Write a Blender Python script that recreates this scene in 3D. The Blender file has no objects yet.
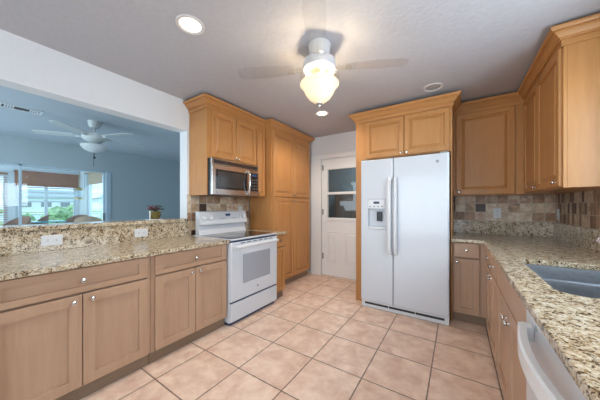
import bpy, bmesh, math, random
from mathutils import Vector, Matrix
random.seed(7)
PI = math.pi
S = bpy.context.scene
C = bpy.context.collection

# ------------------------------------------------------------------ camera
THETA, EYE = 0.5814, 1.26
cd = bpy.data.cameras.new('camera'); cam = bpy.data.objects.new('camera', cd); C.objects.link(cam)
cam.location = (0, 0, EYE); cam.rotation_euler = (PI/2, 0, THETA)
cd.sensor_width = 36; cd.lens = 239.3*36/600; cd.shift_y = 5.8/600
cd.clip_start = .02; cd.clip_end = 400
S.camera = cam

# ------------------------------------------------------------------ world, sun, added daylight fills, exposure
W = bpy.data.worlds.new('sky'); S.world = W; W.use_nodes = True
wb = W.node_tree.nodes['Background']; wb.inputs[0].default_value = (.70, .88, 1, 1); wb.inputs[1].default_value = 2.0
def light(name, kind, loc, power, color=(1, 1, 1), rot=(0, 0, 0), size=None, sy=None, radius=None, parent=None):
    l = bpy.data.lights.new(name, kind); l.energy = power; l.color = color
    if kind == 'AREA':
        l.shape = 'RECTANGLE'; l.size = size; l.size_y = sy or size
    if radius is not None and kind in ('POINT', 'SPOT'): l.shadow_soft_size = radius
    o = bpy.data.objects.new(name, l); C.objects.link(o); o.location = loc; o.rotation_euler = rot
    if parent: o.parent = parent
    return o
sun = light('sun', 'SUN', (0, 0, 20), 2.6, (1, .95, .86), (math.radians(38), math.radians(12), 0)); sun.data.angle = .02
# area lights added as daylight, outside windows put in out of view
light('sink_window_fill', 'AREA', (1.28, 1.43, 1.72), 58, (.90, .95, 1), (0, PI/2, 0), 1.1, 1.5)
light('rear_window_fill', 'AREA', (-1.1, -3.15, 1.35), 82, (.93, .96, 1), (PI/2, 0, 0), 2.2, 2.1)
light('sunroom_end_fill', 'AREA', (-9.5, -3.2, 1.4), 45, (.85, .95, 1), (PI/2, 0, 0), 4.6, 2.3)  # added fill for the sunroom, at its unseen open end
light('living_window_fill', 'AREA', (-4.8, -3.0, 1.5), 76, (.80, .92, 1), (PI/2, 0, 0), 2.4, 1.7)
S.view_settings.view_transform = 'Standard'; S.view_settings.look = 'None'
S.view_settings.exposure = 0.06; S.view_settings.gamma = 1
S.view_settings.use_curve_mapping = False

# ------------------------------------------------------------------ materials
def newmat(name):
    m = bpy.data.materials.new(name); m.use_nodes = True
    return m, m.node_tree, m.node_tree.nodes['Principled BSDF']
def N(nt, t, **kw):
    n = nt.nodes.new(t)
    for k, v in kw.items(): setattr(n, k, v)
    return n
def ramp(nt, stops, interp='LINEAR'):
    r = nt.nodes.new('ShaderNodeValToRGB'); e = r.color_ramp; e.interpolation = interp
    while len(e.elements) < len(stops): e.elements.new(.5)
    for el, (p, c) in zip(e.elements, stops): el.position = p; el.color = (*c, 1)
    return r
def objco(nt, scale=(1, 1, 1)):
    t = N(nt, 'ShaderNodeTexCoord'); mp = N(nt, 'ShaderNodeMapping'); mp.inputs['Scale'].default_value = scale
    nt.links.new(t.outputs['Object'], mp.inputs['Vector']); return mp.outputs[0]
def noise(nt, vec, scale, detail=4, rough=.5, dist=0):
    n = N(nt, 'ShaderNodeTexNoise'); n.inputs['Scale'].default_value = scale; n.inputs['Detail'].default_value = detail
    n.inputs['Roughness'].default_value = rough; n.inputs['Distortion'].default_value = dist
    nt.links.new(vec, n.inputs['Vector']); return n
def bump(nt, b, height, strength, distance=.01):
    n = N(nt, 'ShaderNodeBump'); n.inputs['Strength'].default_value = strength; n.inputs['Distance'].default_value = distance
    nt.links.new(height, n.inputs['Height']); nt.links.new(n.outputs[0], b.inputs['Normal'])
def math_(nt, op, a, b=None):
    n = N(nt, 'ShaderNodeMath', operation=op)
    for i, v in enumerate((a, b)):
        if v is None: continue
        if isinstance(v, (int, float)): n.inputs[i].default_value = v
        else: nt.links.new(v, n.inputs[i])
    return n.outputs[0]
def mixc(nt, fac, a, b, mode='MIX'):
    n = N(nt, 'ShaderNodeMix', data_type='RGBA', blend_type=mode)
    for sock, v in ((n.inputs[0], fac), (n.inputs[6], a), (n.inputs[7], b)):
        if isinstance(v, (int, float)): sock.default_value = v
        elif isinstance(v, tuple): sock.default_value = (*v, 1)
        else: nt.links.new(v, sock)
    return n.outputs[2]

def plain(name, color, rough=.5, metal=0, var=.04, nscale=12, bmp=0, coat=0, emit=None, estr=0):
    m, nt, b = newmat(name)
    v = objco(nt); n = noise(nt, v, nscale, 3)
    lo = tuple(max(0, c*(1-var)) for c in color); hi = tuple(min(1, c*(1+var)) for c in color)
    r = ramp(nt, [(.3, lo), (.7, hi)]); nt.links.new(n.outputs[0], r.inputs[0]); nt.links.new(r.outputs[0], b.inputs['Base Color'])
    b.inputs['Roughness'].default_value = rough; b.inputs['Metallic'].default_value = metal
    b.inputs['Coat Weight'].default_value = coat; b.inputs['Coat Roughness'].default_value = .08
    if bmp: bump(nt, b, n.outputs[0], bmp, .004)
    if emit: b.inputs['Emission Color'].default_value = (*emit, 1); b.inputs['Emission Strength'].default_value = estr
    return m
def wood(name, c1, c2, horizontal=False, rough=.36):
    m, nt, b = newmat(name)
    sc = (2.2, 16, 26) if horizontal else (26, 16, 2.2)
    v = objco(nt, sc); n = noise(nt, v, 1.6, 6, .62, .6)
    v2 = objco(nt, (.9, .9, 3) if horizontal else (3, .9, .9)); n2 = noise(nt, v2, 2.0, 3)
    mx = math_(nt, 'ADD', math_(nt, 'MULTIPLY', n.outputs[0], .6), math_(nt, 'MULTIPLY', n2.outputs[0], .4))
    r = ramp(nt, [(.30, c1), (.68, c2)]); nt.links.new(mx, r.inputs[0])
    nt.links.new(r.outputs[0], b.inputs['Base Color']); b.inputs['Roughness'].default_value = rough
    b.inputs['Specular IOR Level'].default_value = .4
    bump(nt, b, n.outputs[0], .05, .002)
    return m
def granite(name):
    m, nt, b = newmat(name)
    v = objco(nt)
    d = noise(nt, v, 60, 4, .6)
    add = N(nt, 'ShaderNodeVectorMath', operation='MULTIPLY_ADD'); add.inputs[1].default_value = (.03, .03, .03)
    nt.links.new(d.outputs[1], add.inputs[0]); nt.links.new(v, add.inputs[2])
    vo = N(nt, 'ShaderNodeTexVoronoi'); vo.inputs['Scale'].default_value = 135; nt.links.new(add.outputs[0], vo.inputs['Vector'])
    sep = N(nt, 'ShaderNodeSeparateColor'); nt.links.new(vo.outputs['Color'], sep.inputs[0])
    cl = noise(nt, v, 26, 5, .65, .4)
    val = math_(nt, 'ADD', math_(nt, 'MULTIPLY', sep.outputs[0], .34), math_(nt, 'MULTIPLY', cl.outputs[0], .80))
    r = ramp(nt, [(.30, (.014, .011, .01)), (.385, (.05, .032, .02)), (.43, (.19, .115, .055)), (.49, (.38, .27, .15)),
                  (.57, (.51, .41, .28)), (.70, (.65, .57, .44)), (.9, (.70, .64, .54))])
    nt.links.new(val, r.inputs[0])
    n3 = noise(nt, v, 220, 2); c = mixc(nt, .45, r.outputs[0], n3.outputs[0], 'OVERLAY')
    sp = noise(nt, v, 75, 3, .6); sr = ramp(nt, [(.62, (0, 0, 0)), (.655, (1, 1, 1))]); nt.links.new(sp.outputs[0], sr.inputs[0])
    c = mixc(nt, sr.outputs[0], c, (.022, .017, .014))
    nt.links.new(c, b.inputs['Base Color']); b.inputs['Roughness'].default_value = .16
    return m
def tiles(name, ax, pitch, off, grout_w, stops, grout_c, rough, vein=7, bm_s=.4, interp='CONSTANT', mott=.5, mottc=None, pitch2=None):
    """square tiles on object axes ax, each tile its own tone"""
    m, nt, b = newmat(name)
    v = objco(nt); s = N(nt, 'ShaderNodeSeparateXYZ'); nt.links.new(v, s.inputs[0])
    cells = []; edges = []
    for a, o, pp in zip(ax, off, (pitch, pitch) if not pitch2 else (pitch2, pitch)):
        t = math_(nt, 'DIVIDE', math_(nt, 'SUBTRACT', s.outputs[a], o), pp)
        cells.append(math_(nt, 'FLOOR', t)); f = math_(nt, 'FRACT', t)
        edges.append(math_(nt, 'MULTIPLY', math_(nt, 'MINIMUM', f, math_(nt, 'SUBTRACT', 1.0, f)), pp/pitch))
    e = math_(nt, 'MINIMUM', edges[0], edges[1])
    jn = noise(nt, v, 25, 2); e = math_(nt, 'ADD', e, math_(nt, 'MULTIPLY', math_(nt, 'SUBTRACT', jn.outputs[0], .5), grout_w/pitch*.5))
    cb = N(nt, 'ShaderNodeCombineXYZ'); nt.links.new(cells[0], cb.inputs[0]); nt.links.new(cells[1], cb.inputs[1])
    wn = N(nt, 'ShaderNodeTexWhiteNoise', noise_dimensions='3D'); nt.links.new(cb.outputs[0], wn.inputs['Vector'])
    r = ramp(nt, stops, interp); nt.links.new(wn.outputs['Value'], r.inputs[0])
    sh = N(nt, 'ShaderNodeVectorMath', operation='MULTIPLY_ADD'); sh.inputs[1].default_value = (9, 9, 9)
    nt.links.new(wn.outputs['Color'], sh.inputs[0]); nt.links.new(v, sh.inputs[2])
    mo = noise(nt, sh.outputs[0], vein, 6, .62, .35); mr = ramp(nt, [(.34, (.12, .12, .12)), (.66, (.9, .9, .9))]); nt.links.new(mo.outputs[0], mr.inputs[0])
    c = mixc(nt, mott, r.outputs[0], mr.outputs[0], 'OVERLAY') if not mottc else mixc(nt, math_(nt, 'MULTIPLY', mr.outputs[0], mott), r.outputs[0], mottc)
    gm = ramp(nt, [(grout_w/pitch*.42, (0, 0, 0)), (grout_w/pitch*.62, (1, 1, 1))]); nt.links.new(e, gm.inputs[0])
    c = mixc(nt, gm.outputs[0], grout_c, c)
    nt.links.new(c, b.inputs['Base Color']); b.inputs['Roughness'].default_value = rough
    bump(nt, b, gm.outputs[0], bm_s, .003)
    return m
def glass(name, tint=(.92, .97, 1), gloss=.02, refl=1.0):
    m = bpy.data.materials.new(name); m.use_nodes = True; nt = m.node_tree; nt.nodes.clear()
    o = N(nt, 'ShaderNodeOutputMaterial'); t = N(nt, 'ShaderNodeBsdfTransparent'); t.inputs[0].default_value = (*tint, 1)
    g = N(nt, 'ShaderNodeBsdfGlossy'); g.inputs['Roughness'].default_value = gloss; g.inputs[0].default_value = (refl, refl, refl, 1)
    f = N(nt, 'ShaderNodeFresnel'); f.inputs[0].default_value = 1.45
    ge = N(nt, 'ShaderNodeNewGeometry'); fc = math_(nt, 'MULTIPLY', f.outputs[0], math_(nt, 'SUBTRACT', 1.0, ge.outputs['Backfacing']))
    mx = N(nt, 'ShaderNodeMixShader'); nt.links.new(fc, mx.inputs[0]); nt.links.new(t.outputs[0], mx.inputs[1]); nt.links.new(g.outputs[0], mx.inputs[2])
    nt.links.new(mx.outputs[0], o.inputs[0]); return m
def steel(name, c=(.62, .60, .57), rough=.28, ax=(2, 60, 60)):
    m, nt, b = newmat(name)
    v = objco(nt, ax); n = noise(nt, v, 6, 4, .6)
    r = ramp(nt, [(.3, tuple(x*.9 for x in c)), (.7, tuple(min(1, x*1.08) for x in c))]); nt.links.new(n.outputs[0], r.inputs[0])
    nt.links.new(r.outputs[0], b.inputs['Base Color']); b.inputs['Metallic'].default_value = 1; b.inputs['Roughness'].default_value = rough
    bump(nt, b, n.outputs[0], .06, .001); return m

M = {}
M['wall'] = plain('white_wall_paint', (.74, .75, .77), .6, var=.015, nscale=60, bmp=.08)
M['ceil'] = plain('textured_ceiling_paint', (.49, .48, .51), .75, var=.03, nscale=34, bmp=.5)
M['daylit_wall'] = plain('daylight_blue_wall', (.42, .51, .55), .6, var=.015, nscale=60)  # blue of the daylight partly put into the wall colour
M['daylit_ceil'] = plain('daylight_blue_ceiling', (.50, .57, .63), .7, var=.02, nscale=40)  # white ceiling, with some of the blue daylight in its colour
M['trim'] = plain('white_trim_paint', (.80, .81, .82), .4, var=.01)
M['floor'] = tiles('terracotta_pink_floor_tile', (0, 1), .4165, (-1.4175, .875), .0085,
                   [(0, (.59, .365, .265)), (.5, (.645, .41, .305)), (1, (.61, .385, .28))], (.19, .125, .085), .36, vein=8, bm_s=.35, interp='LINEAR', mott=1.0, mottc=(.88, .70, .57))
st = [(0, (.60, .45, .32)), (.22, (.50, .36, .24)), (.36, (.66, .53, .40)), (.52, (.36, .215, .13)), (.66, (.44, .30, .19)), (.78, (.19, .098, .055)), (.90, (.06, .03, .02))]
st2 = [(0, (.58, .43, .30)), (.16, (.40, .26, .16)), (.30, (.56, .42, .30)), (.44, (.20, .11, .065)), (.62, (.34, .20, .12)), (.78, (.10, .05, .032)), (.90, (.50, .36, .24))]
M['tile_r'] = tiles('narrow_tumbled_slate_tile', (1, 2), .108, (1.60, 1.072), .005, st2, (.50, .43, .35), .45, vein=14, mott=.55, pitch2=.0545)
M['tile_x'] = tiles('tumbled_slate_tile_side', (1, 2), .108, (1.60, 1.072), .006, st, (.52, .46, .38), .45, vein=14, mott=.55)
M['tile_y'] = tiles('tumbled_slate_tile_back', (0, 2), .108, (-.02, 1.072), .006, st, (.52, .46, .38), .45, vein=14, mott=.55)
M['honey'] = wood('honey_maple', (.435, .19, .06), (.52, .255, .09))
M['honey_h'] = wood('honey_maple_crossgrain', (.435, .19, .06), (.52, .255, .09), True)
M['maple'] = wood('pale_maple', (.42, .255, .163), (.495, .32, .213))  # base cabinet wood, paler and less orange than the honey tone
M['maple_h'] = wood('pale_maple_crossgrain', (.42, .255, .163), (.495, .32, .213), True)
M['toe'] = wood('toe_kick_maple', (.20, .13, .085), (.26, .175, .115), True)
M['granite'] = granite('speckled_gold_granite')
M['nickel'] = steel('brushed_nickel', (.66, .64, .61), .25, (40, 40, 40))
M['steel'] = steel('stainless_steel', (.56, .53, .50), .24)
M['sink'] = steel('sink_steel', (.31, .335, .37), .36, (6, 6, 6))
M['sink_rim_lit'] = steel('lit_rim_steel', (.86, .88, .90), .5, (6, 6, 6))  # lighter copy of the sink steel; divider's bright rim put into its colour
M['hinge'] = steel('dull_hinge_steel', (.40, .40, .40), .4, (40, 40, 40))
M['chrome'] = steel('chrome', (.85, .87, .9), .08, (5, 5, 5))
M['appl'] = plain('white_enamel', (.62, .645, .69), .28, var=.008, coat=.35)
M['appl2'] = plain('white_plastic', (.72, .73, .75), .3, var=.01)
M['fridge_side'] = plain('grey_painted_metal', (.42, .43, .45), .4, var=.02)
M['black'] = plain('black_plastic', (.012, .013, .016), .3, var=.1)
M['blackglass'] = plain('black_glass', (.012, .013, .016), .04, var=.05, coat=.5)
M['ovenglass'] = plain('grey_oven_glass', (.36, .38, .42), .07, var=.06, nscale=150, coat=.4)
M['ceramic'] = plain('dark_ceramic_glass', (.03, .032, .036), .05, var=.3, nscale=300)
M['mwglass'] = plain('dark_oven_window', (.035, .037, .04), .06, var=.1, nscale=200, coat=.4)
M['dkgrey'] = plain('dark_grey_button', (.07, .075, .08), .4)
M['navy'] = plain('blue_black_gasket', (.03, .045, .11), .4, var=.1)
M['grey'] = plain('grey_plastic', (.28, .29, .31), .4, var=.05)
M['display'] = plain('blue_display', (.02, .05, .12), .2, emit=(.10, .35, .9), estr=.06)
M['lens_on'] = plain('lit_lens', (.9, .88, .8), .5, emit=(1, .90, .74), estr=2.6)
M['lens_off'] = plain('unlit_lens', (.36, .36, .37), .5)
M['can_trim'] = plain('white_can_trim', (.66, .63, .62), .4, var=.01)
M['amber_bowl'] = plain('alabaster_bowl_glass', (.9, .78, .55), .35, var=.12, nscale=14, emit=(1, .80, .46), estr=.5)
M['bulb'] = plain('lit_bulb', (.9, .88, .82), .3, var=.02, emit=(1, .86, .62), estr=5)
M['fanwhite'] = plain('white_fan_enamel', (.58, .56, .56), .35, var=.01)
M['fan_living'] = plain('pale_fan_enamel', (.58, .64, .65), .4, var=.02)
M['glass'] = glass('clear_glass')
M['crystal'] = glass('cut_crystal', (.97, .95, .90), .06)
M['acrylic'] = glass('clear_acrylic', (.95, .95, .95), .05)
M['glassdark'] = glass('door_glass', (.75, .80, .82), .02)
M['slideframe'] = plain('blue_white_aluminium', (.46, .60, .70), .4, var=.02)
M['bamboo'] = plain('woven_bamboo', (.42, .21, .145), .7, var=.35, nscale=60, bmp=.3)
M['tanblind'] = plain('tan_roller_fabric', (.60, .47, .36), .8, var=.06, nscale=50)
M['wicker'] = plain('brown_wicker', (.33, .19, .14), .7, var=.4, nscale=70, bmp=.5)
M['wicker_l'] = plain('light_wicker', (.52, .35, .24), .7, var=.3, nscale=70, bmp=.5)
M['turq'] = plain('turquoise_table_top', (.10, .45, .52), .12, var=.05)
M['brass'] = plain('aged_brass', (.55, .42, .22), .35, metal=.8, var=.15)
M['sun_wall'] = plain('sunroom_white_paint', (.82, .88, .92), .6, var=.02)
M['sun_floor'] = plain('sunroom_floor_tile', (.74, .76, .78), .4, var=.05)
M['grass'] = plain('lawn_grass', (.30, .42, .20), .9, var=.35, nscale=3)
M['water'] = plain('canal_water', (.20, .38, .48), .1, var=.1)
M['leaf'] = plain('shrub_leaf', (.20, .32, .17), .8, var=.5, nscale=6)
M['roof'] = plain('pale_roof', (.55, .58, .60), .8, var=.08)
M['stucco'] = plain('white_stucco', (.85, .86, .86), .8, var=.03)
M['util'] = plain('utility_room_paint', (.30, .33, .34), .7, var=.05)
M['util_brown'] = plain('brown_cabinet_paint', (.16, .10, .075), .6, var=.1)
M['util_blue'] = plain('blue_bin_plastic', (.12, .25, .32), .5, var=.1)
M['amber_pot'] = plain('amber_glazed_pot', (.11, .085, .02), .15, var=.5, nscale=40, coat=.5)
M['red_leaf'] = plain('dark_red_leaf', (.16, .02, .03), .5, var=.5, nscale=50)
M['green_leaf'] = plain('dark_green_leaf', (.03, .06, .02), .5, var=.4, nscale=50)
M['vent'] = plain('vent_white_metal', (.78, .82, .86), .4, var=.02)

# ------------------------------------------------------------------ mesh builder
class MB:
    def __init__(s): s.bm = bmesh.new()
    def box(s, x0, x1, y0, y1, z0, z1, bevel=0, seg=2):
        r = bmesh.ops.create_cube(s.bm, size=1)
        bmesh.ops.scale(s.bm, vec=(abs(x1-x0), abs(y1-y0), abs(z1-z0)), verts=r['verts'])
        bmesh.ops.translate(s.bm, vec=((x0+x1)/2, (y0+y1)/2, (z0+z1)/2), verts=r['verts'])
        if bevel:
            es = list({e for v in r['verts'] for e in v.link_edges})
            bmesh.ops.bevel(s.bm, geom=es, offset=bevel, segments=seg, profile=.5, affect='EDGES')
        return s
    def lathe(s, prof, axis='z', at=(0, 0, 0), n=24, flute=0, fn=0):
        rings = []
        for r, h in prof:
            ring = []
            for i in range(n):
                a = 2*PI*i/n; q = r*(1+(flute if fn and i % 2 else 0))
                p = (q*math.cos(a), q*math.sin(a), h)
                if axis == 'y': p = (p[0], h, p[1])
                if axis == 'x': p = (h, p[0], p[1])
                ring.append(s.bm.verts.new(Vector(p)+Vector(at)))
            rings.append(ring)
        for a, b in zip(rings, rings[1:]):
            for i in range(n): s.bm.faces.new((a[i], a[(i+1) % n], b[(i+1) % n], b[i]))
        for ring in (rings[0], rings[-1]): s.bm.faces.new(ring)
        return s
    def tube(s, pts, r, n=10, rx=None):
        pts = [Vector(p) for p in pts]; rings = []; prev = None
        for k, p in enumerate(pts):
            t = (pts[min(k+1, len(pts)-1)]-pts[max(k-1, 0)]).normalized()
            if prev is None:
                u = t.cross(Vector((0, 0, 1)))
                if u.length < .05: u = t.cross(Vector((1, 0, 0)))
            else: u = prev - t*prev.dot(t)
            u.normalize(); prev = u; w = t.cross(u)
            rr = r[k] if isinstance(r, (list, tuple)) else r
            rings.append([s.bm.verts.new(p+u*math.cos(2*PI*i/n)*rr+w*math.sin(2*PI*i/n)*(rx or rr)) for i in range(n)])
        for a, b in zip(rings, rings[1:]):
            for i in range(n): s.bm.faces.new((a[i], a[(i+1) % n], b[(i+1) % n], b[i]))
        s.bm.faces.new(rings[0]); s.bm.faces.new(rings[-1]); return s
    def prism(s, poly, axis, h0, h1):
        """polygon in the two other axes (in x,y,z order) extruded along axis"""
        def P(a, b, h): return {'x': (h, a, b), 'y': (a, h, b), 'z': (a, b, h)}[axis]
        lo = [s.bm.verts.new(P(a, b, h0)) for a, b in poly]; hi = [s.bm.verts.new(P(a, b, h1)) for a, b in poly]
        n = len(poly)
        for i in range(n): s.bm.faces.new((lo[i], lo[(i+1) % n], hi[(i+1) % n], hi[i]))
        s.bm.faces.new(lo); s.bm.faces.new(hi); return s
    def sweep(s, prof, path):
        """moulding: prof [(out, z)] closed loop, path [(x, y)] with the outside on its right"""
        P = [Vector(p) for p in path]; secs = []
        for k, p in enumerate(P):
            ds = []
            if k > 0: ds.append((P[k]-P[k-1]).normalized())
            if k < len(P)-1: ds.append((P[k+1]-P[k]).normalized())
            ns = [Vector((d.y, -d.x)) for d in ds]
            n = ns[0] if len(ns) == 1 else (ns[0]+ns[1])/(1+ns[0].dot(ns[1]))
            secs.append([s.bm.verts.new((p.x+n.x*o, p.y+n.y*o, z)) for o, z in prof])
        m = len(prof)
        for a, b in zip(secs, secs[1:]):
            for i in range(m): s.bm.faces.new((a[i], a[(i+1) % m], b[(i+1) % m], b[i]))
        s.bm.faces.new(secs[0]); s.bm.faces.new(secs[-1]); return s
    def rings(s, rects):
        """nested front panels: rects [(x0,x1,z0,z1,y)], outermost first, last is filled"""
        rr = [[s.bm.verts.new((x, y, z)) for x, z in ((x0, z0), (x1, z0), (x1, z1), (x0, z1))] for x0, x1, z0, z1, y in rects]
        for a, b in zip(rr, rr[1:]):
            for i in range(4): s.bm.faces.new((a[i], a[(i+1) % 4], b[(i+1) % 4], b[i]))
        s.bm.faces.new(rr[-1]); s.bm.faces.new(rr[0]); return s
    def build(s, name, mat, parent=None, smooth=False):
        bmesh.ops.recalc_face_normals(s.bm, faces=s.bm.faces[:])
        me = bpy.data.meshes.new(name); s.bm.to_mesh(me); s.bm.free()
        me.materials.append(mat)
        if smooth:
            for p in me.polygons: p.use_smooth = True
            try: me.set_sharp_from_angle(angle=math.radians(38))
            except Exception: pass
        o = bpy.data.objects.new(name, me); C.objects.link(o)
        if parent: o.parent = parent
        return o
def bx(*a, **k): return MB().box(*a, **k)
def thing(name, label, cat, loc=(0, 0, 0), rz=0, group=None):
    o = bpy.data.objects.new(name, None); C.objects.link(o); o.location = loc; o.rotation_euler = (0, 0, rz)
    o.empty_display_size = .1
    o['label'] = label; o['category'] = cat
    if group: o['group'] = group
    return o
def tag(o, label, cat, group=None):
    o['label'] = label; o['category'] = cat
    if group: o['group'] = group
    return o
def struct(o): o['kind'] = 'structure'; return o
def copy_tree(o, parent=None):
    c = o.copy(); C.objects.link(c)
    if parent: c.parent = parent
    for ch in list(o.children): copy_tree(ch, c)
    return c
EAST, SOUTH, WEST = PI/2, 0, -PI/2     # fronts turned to +X, to -Y (the camera's side), to -X

CEIL, WL, WB, WR = 2.52, -2.72, 3.86, .94
# ------------------------------------------------------------------ room shell
struct(bx(-2.87, 1.09, -2.9, 4.0, -.1, 0).build('floor', M['floor']))
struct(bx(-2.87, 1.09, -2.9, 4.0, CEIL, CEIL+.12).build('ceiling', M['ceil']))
w = MB(); OY0, OY1, OZ0, OZ1 = -.7, 1.66, 1.07, 2.165        # the pass-through
w.box(-2.87, WL, -2.9, OY0, 0, CEIL); w.box(-2.87, WL, OY0, OY1, 0, OZ0); w.box(-2.87, WL, OY0, OY1, OZ1, CEIL); w.box(-2.87, WL, OY1, 4.0, 0, CEIL)
wl = struct(w.build('wall_left', M['wall']))
bx(WL+.0005, WL+.008, 1.662, 2.678, .90, 1.40).build('backsplash_tile', M['tile_x'], wl)
w = MB(); DX0, DX1, DZ = -2.075, -1.275, 2.112
w.box(WL, DX0, WB, 4.0, 0, CEIL); w.box(DX0, DX1, WB, 4.0, DZ, CEIL); w.box(DX1, 1.09, WB, 4.0, 0, CEIL)
wb_ = struct(w.build('wall_back', M['wall']))
bx(-.04, WR-.009, WB-.008, WB-.0005, .90, 1.40).build('backsplash_tile', M['tile_y'], wb_)
w = MB(); a0, a1, b0, b1 = .75, 2.1, 1.2, 2.2
w.box(WR, 1.09, -2.9, a0, 0, CEIL); w.box(WR, 1.09, a1, WB, 0, CEIL); w.box(WR, 1.09, a0, a1, 0, b0); w.box(WR, 1.09, a0, a1, b1, CEIL)
wr = struct(w.build('wall_right', M['wall']))
bx(WR-.008, WR-.0005, 2.15, WB-.009, .90, 1.40).build('backsplash_tile', M['tile_r'], wr)
w = MB()
w.box(WL, -2.0, -2.9, -2.75, 0, CEIL); w.box(.2, WR, -2.9, -2.75, 0, CEIL); w.box(-2.0, .2, -2.9, -2.75, 2.3, CEIL); w.box(-2.0, .2, -2.9, -2.75, 0, .3)
struct(w.build('wall_front', M['wall']))
# unseen windows added for daylight: over the sink and behind the camera
def window(name, boxes, pane):
    f = MB()
    for b in boxes: f.box(*b, bevel=.003)
    o = struct(f.build(name, M['trim'])); bx(*pane).build('pane', M['glass'], o); return o
window('added_window_1', [(.98, 1.04, a0, a0+.05, b0, b1), (.98, 1.04, a1-.05, a1, b0, b1), (.98, 1.04, a0+.05, a1-.05, b0, b0+.05), (.98, 1.04, a0+.05, a1-.05, b1-.05, b1), (.985, 1.035, 1.40, 1.45, b0+.05, b1-.05)],
       (1.008, 1.012, a0+.05, a1-.05, b0+.05, b1-.05))
window('added_window_2', [(-2.0, -1.94, -2.85, -2.79, .3, 2.3), (.14, .2, -2.85, -2.79, .3, 2.3), (-1.94, .14, -2.85, -2.79, .3, .36), (-1.94, .14, -2.85, -2.79, 2.24, 2.3), (-.93, -.87, -2.845, -2.795, .36, 2.24)],
       (-1.94, .14, -2.822, -2.818, .36, 2.24))
# back door: casing, slab with half light, two panels
cs = MB()
cs.box(-2.28, DX0+.012, 3.830, WB-.0005, 0, DZ-.012, .004); cs.box(DX1-.012, -1.145, 3.830, WB-.0005, 0, DZ-.012, .004)
cs.box(-2.28, -1.145, 3.828, WB-.0005, DZ-.012, DZ+.065, .004)
struct(cs.build('trim_1', M['trim']))
d = thing('door_1', '', ''); del d['label']; del d['category']; d['kind'] = 'structure'
sl = MB(); x0, x1 = DX0+.004, DX1-.004; gx0, gx1, gz0, gz1 = -1.965, -1.385, 1.03, 1.925
for b in ((x0, gx0, .008, 2.105), (gx1, x1, .008, 2.105), (gx0, gx1, gz1, 2.105), (gx0, gx1, .008, gz0)): sl.box(b[0], b[1], 3.882, 3.925, b[2], b[3])
sl.build('slab', M['trim'], d)
pn = MB()
for p0, p1 in ((-1.985, -1.745), (-1.625, -1.385)):
    pn.rings([(p0, p1, .24, .81, 3.8818), (p0+.004, p1-.004, .244, .806, 3.868), (p0+.016, p1-.016, .256, .794, 3.868), (p0+.020, p1-.020, .260, .790, 3.8812), (p0+.040, p1-.040, .280, .770, 3.8812), (p0+.058, p1-.058, .298, .752, 3.869)])
pn.build('panel', M['trim'], d)
lf = MB()
for b in ((gx0-.03, gx0+.018, gz0-.03, gz1+.03), (gx1-.018, gx1+.03, gz0-.03, gz1+.03), (gx0+.018, gx1-.018, gz1-.018, gz1+.03), (gx0+.018, gx1-.018, gz0-.03, gz0+.018), (gx0+.018, gx1-.018, 1.462, 1.505)):
    lf.box(b[0], b[1], 3.858, 3.91, b[2], b[3], .004)
lf.build('window_frame', M['trim'], d)
bx(gx0, gx1, 3.898, 3.902, gz0, gz1).build('pane', M['glassdark'], d)
for z in (.30, 1.10, 1.90): MB().lathe([(.008, 0), (.008, .10)], at=(x0+.013, 3.872, z), n=10).box(x0+.013, x0+.04, 3.878, 3.8815, z, z+.10).build('hinge', M['hinge'], d, True)
MB().lathe([(.012, 3.881), (.012, 3.84), (.026, 3.835), (.028, 3.82), (.018, 3.808)], 'y', (x1-.06, 0, .95), 18).build('door_knob', M['nickel'], d, True)
bb = MB(); bb.box(-2.244, -2.285, 3.846, WB-.0005, 0, .09)
struct(bb.build('baseboard_back', M['trim']))
# utility room seen through the door glass
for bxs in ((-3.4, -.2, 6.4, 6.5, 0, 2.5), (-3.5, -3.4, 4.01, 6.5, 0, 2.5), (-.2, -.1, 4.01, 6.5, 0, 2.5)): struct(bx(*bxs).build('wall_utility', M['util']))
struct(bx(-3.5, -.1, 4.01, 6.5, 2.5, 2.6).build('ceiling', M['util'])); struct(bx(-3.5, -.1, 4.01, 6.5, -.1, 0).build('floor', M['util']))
t = thing('storage_cabinet', 'dark brown storage cabinet seen through the back door glass', 'cabinet', (-2.75, 5.9, 0))
bx(0, 1.0, 0, .45, 0, 1.55, bevel=.004).build('body', M['util_brown'], t)
for k in range(2): MB().rings([(.02+.485*k, .495+.485*k, .06, 1.5, 0), (.02+.485*k, .495+.485*k, .06, 1.5, -.018), (.08+.485*k, .435+.485*k, .12, 1.44, -.018), (.09+.485*k, .425+.485*k, .13, 1.43, -.01)]).build('door', M['util_brown'], t)
t = thing('storage_bin', 'blue lidded storage bin on a stand seen through the back door glass', 'bin', (-1.70, 5.75, 0))
bx(0, .55, 0, .5, .0, 1.1, bevel=.01).build('body', M['util_blue'], t); bx(-.02, .57, -.02, .52, 1.1, 1.16, bevel=.008).build('lid', M['util_blue'], t)
light('utility_fill', 'POINT', (-1.8, 5.0, 2.35), 45, (.9, .97, 1), radius=.1)  # unseen fill light added to lift the dark room behind the door glass

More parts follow.
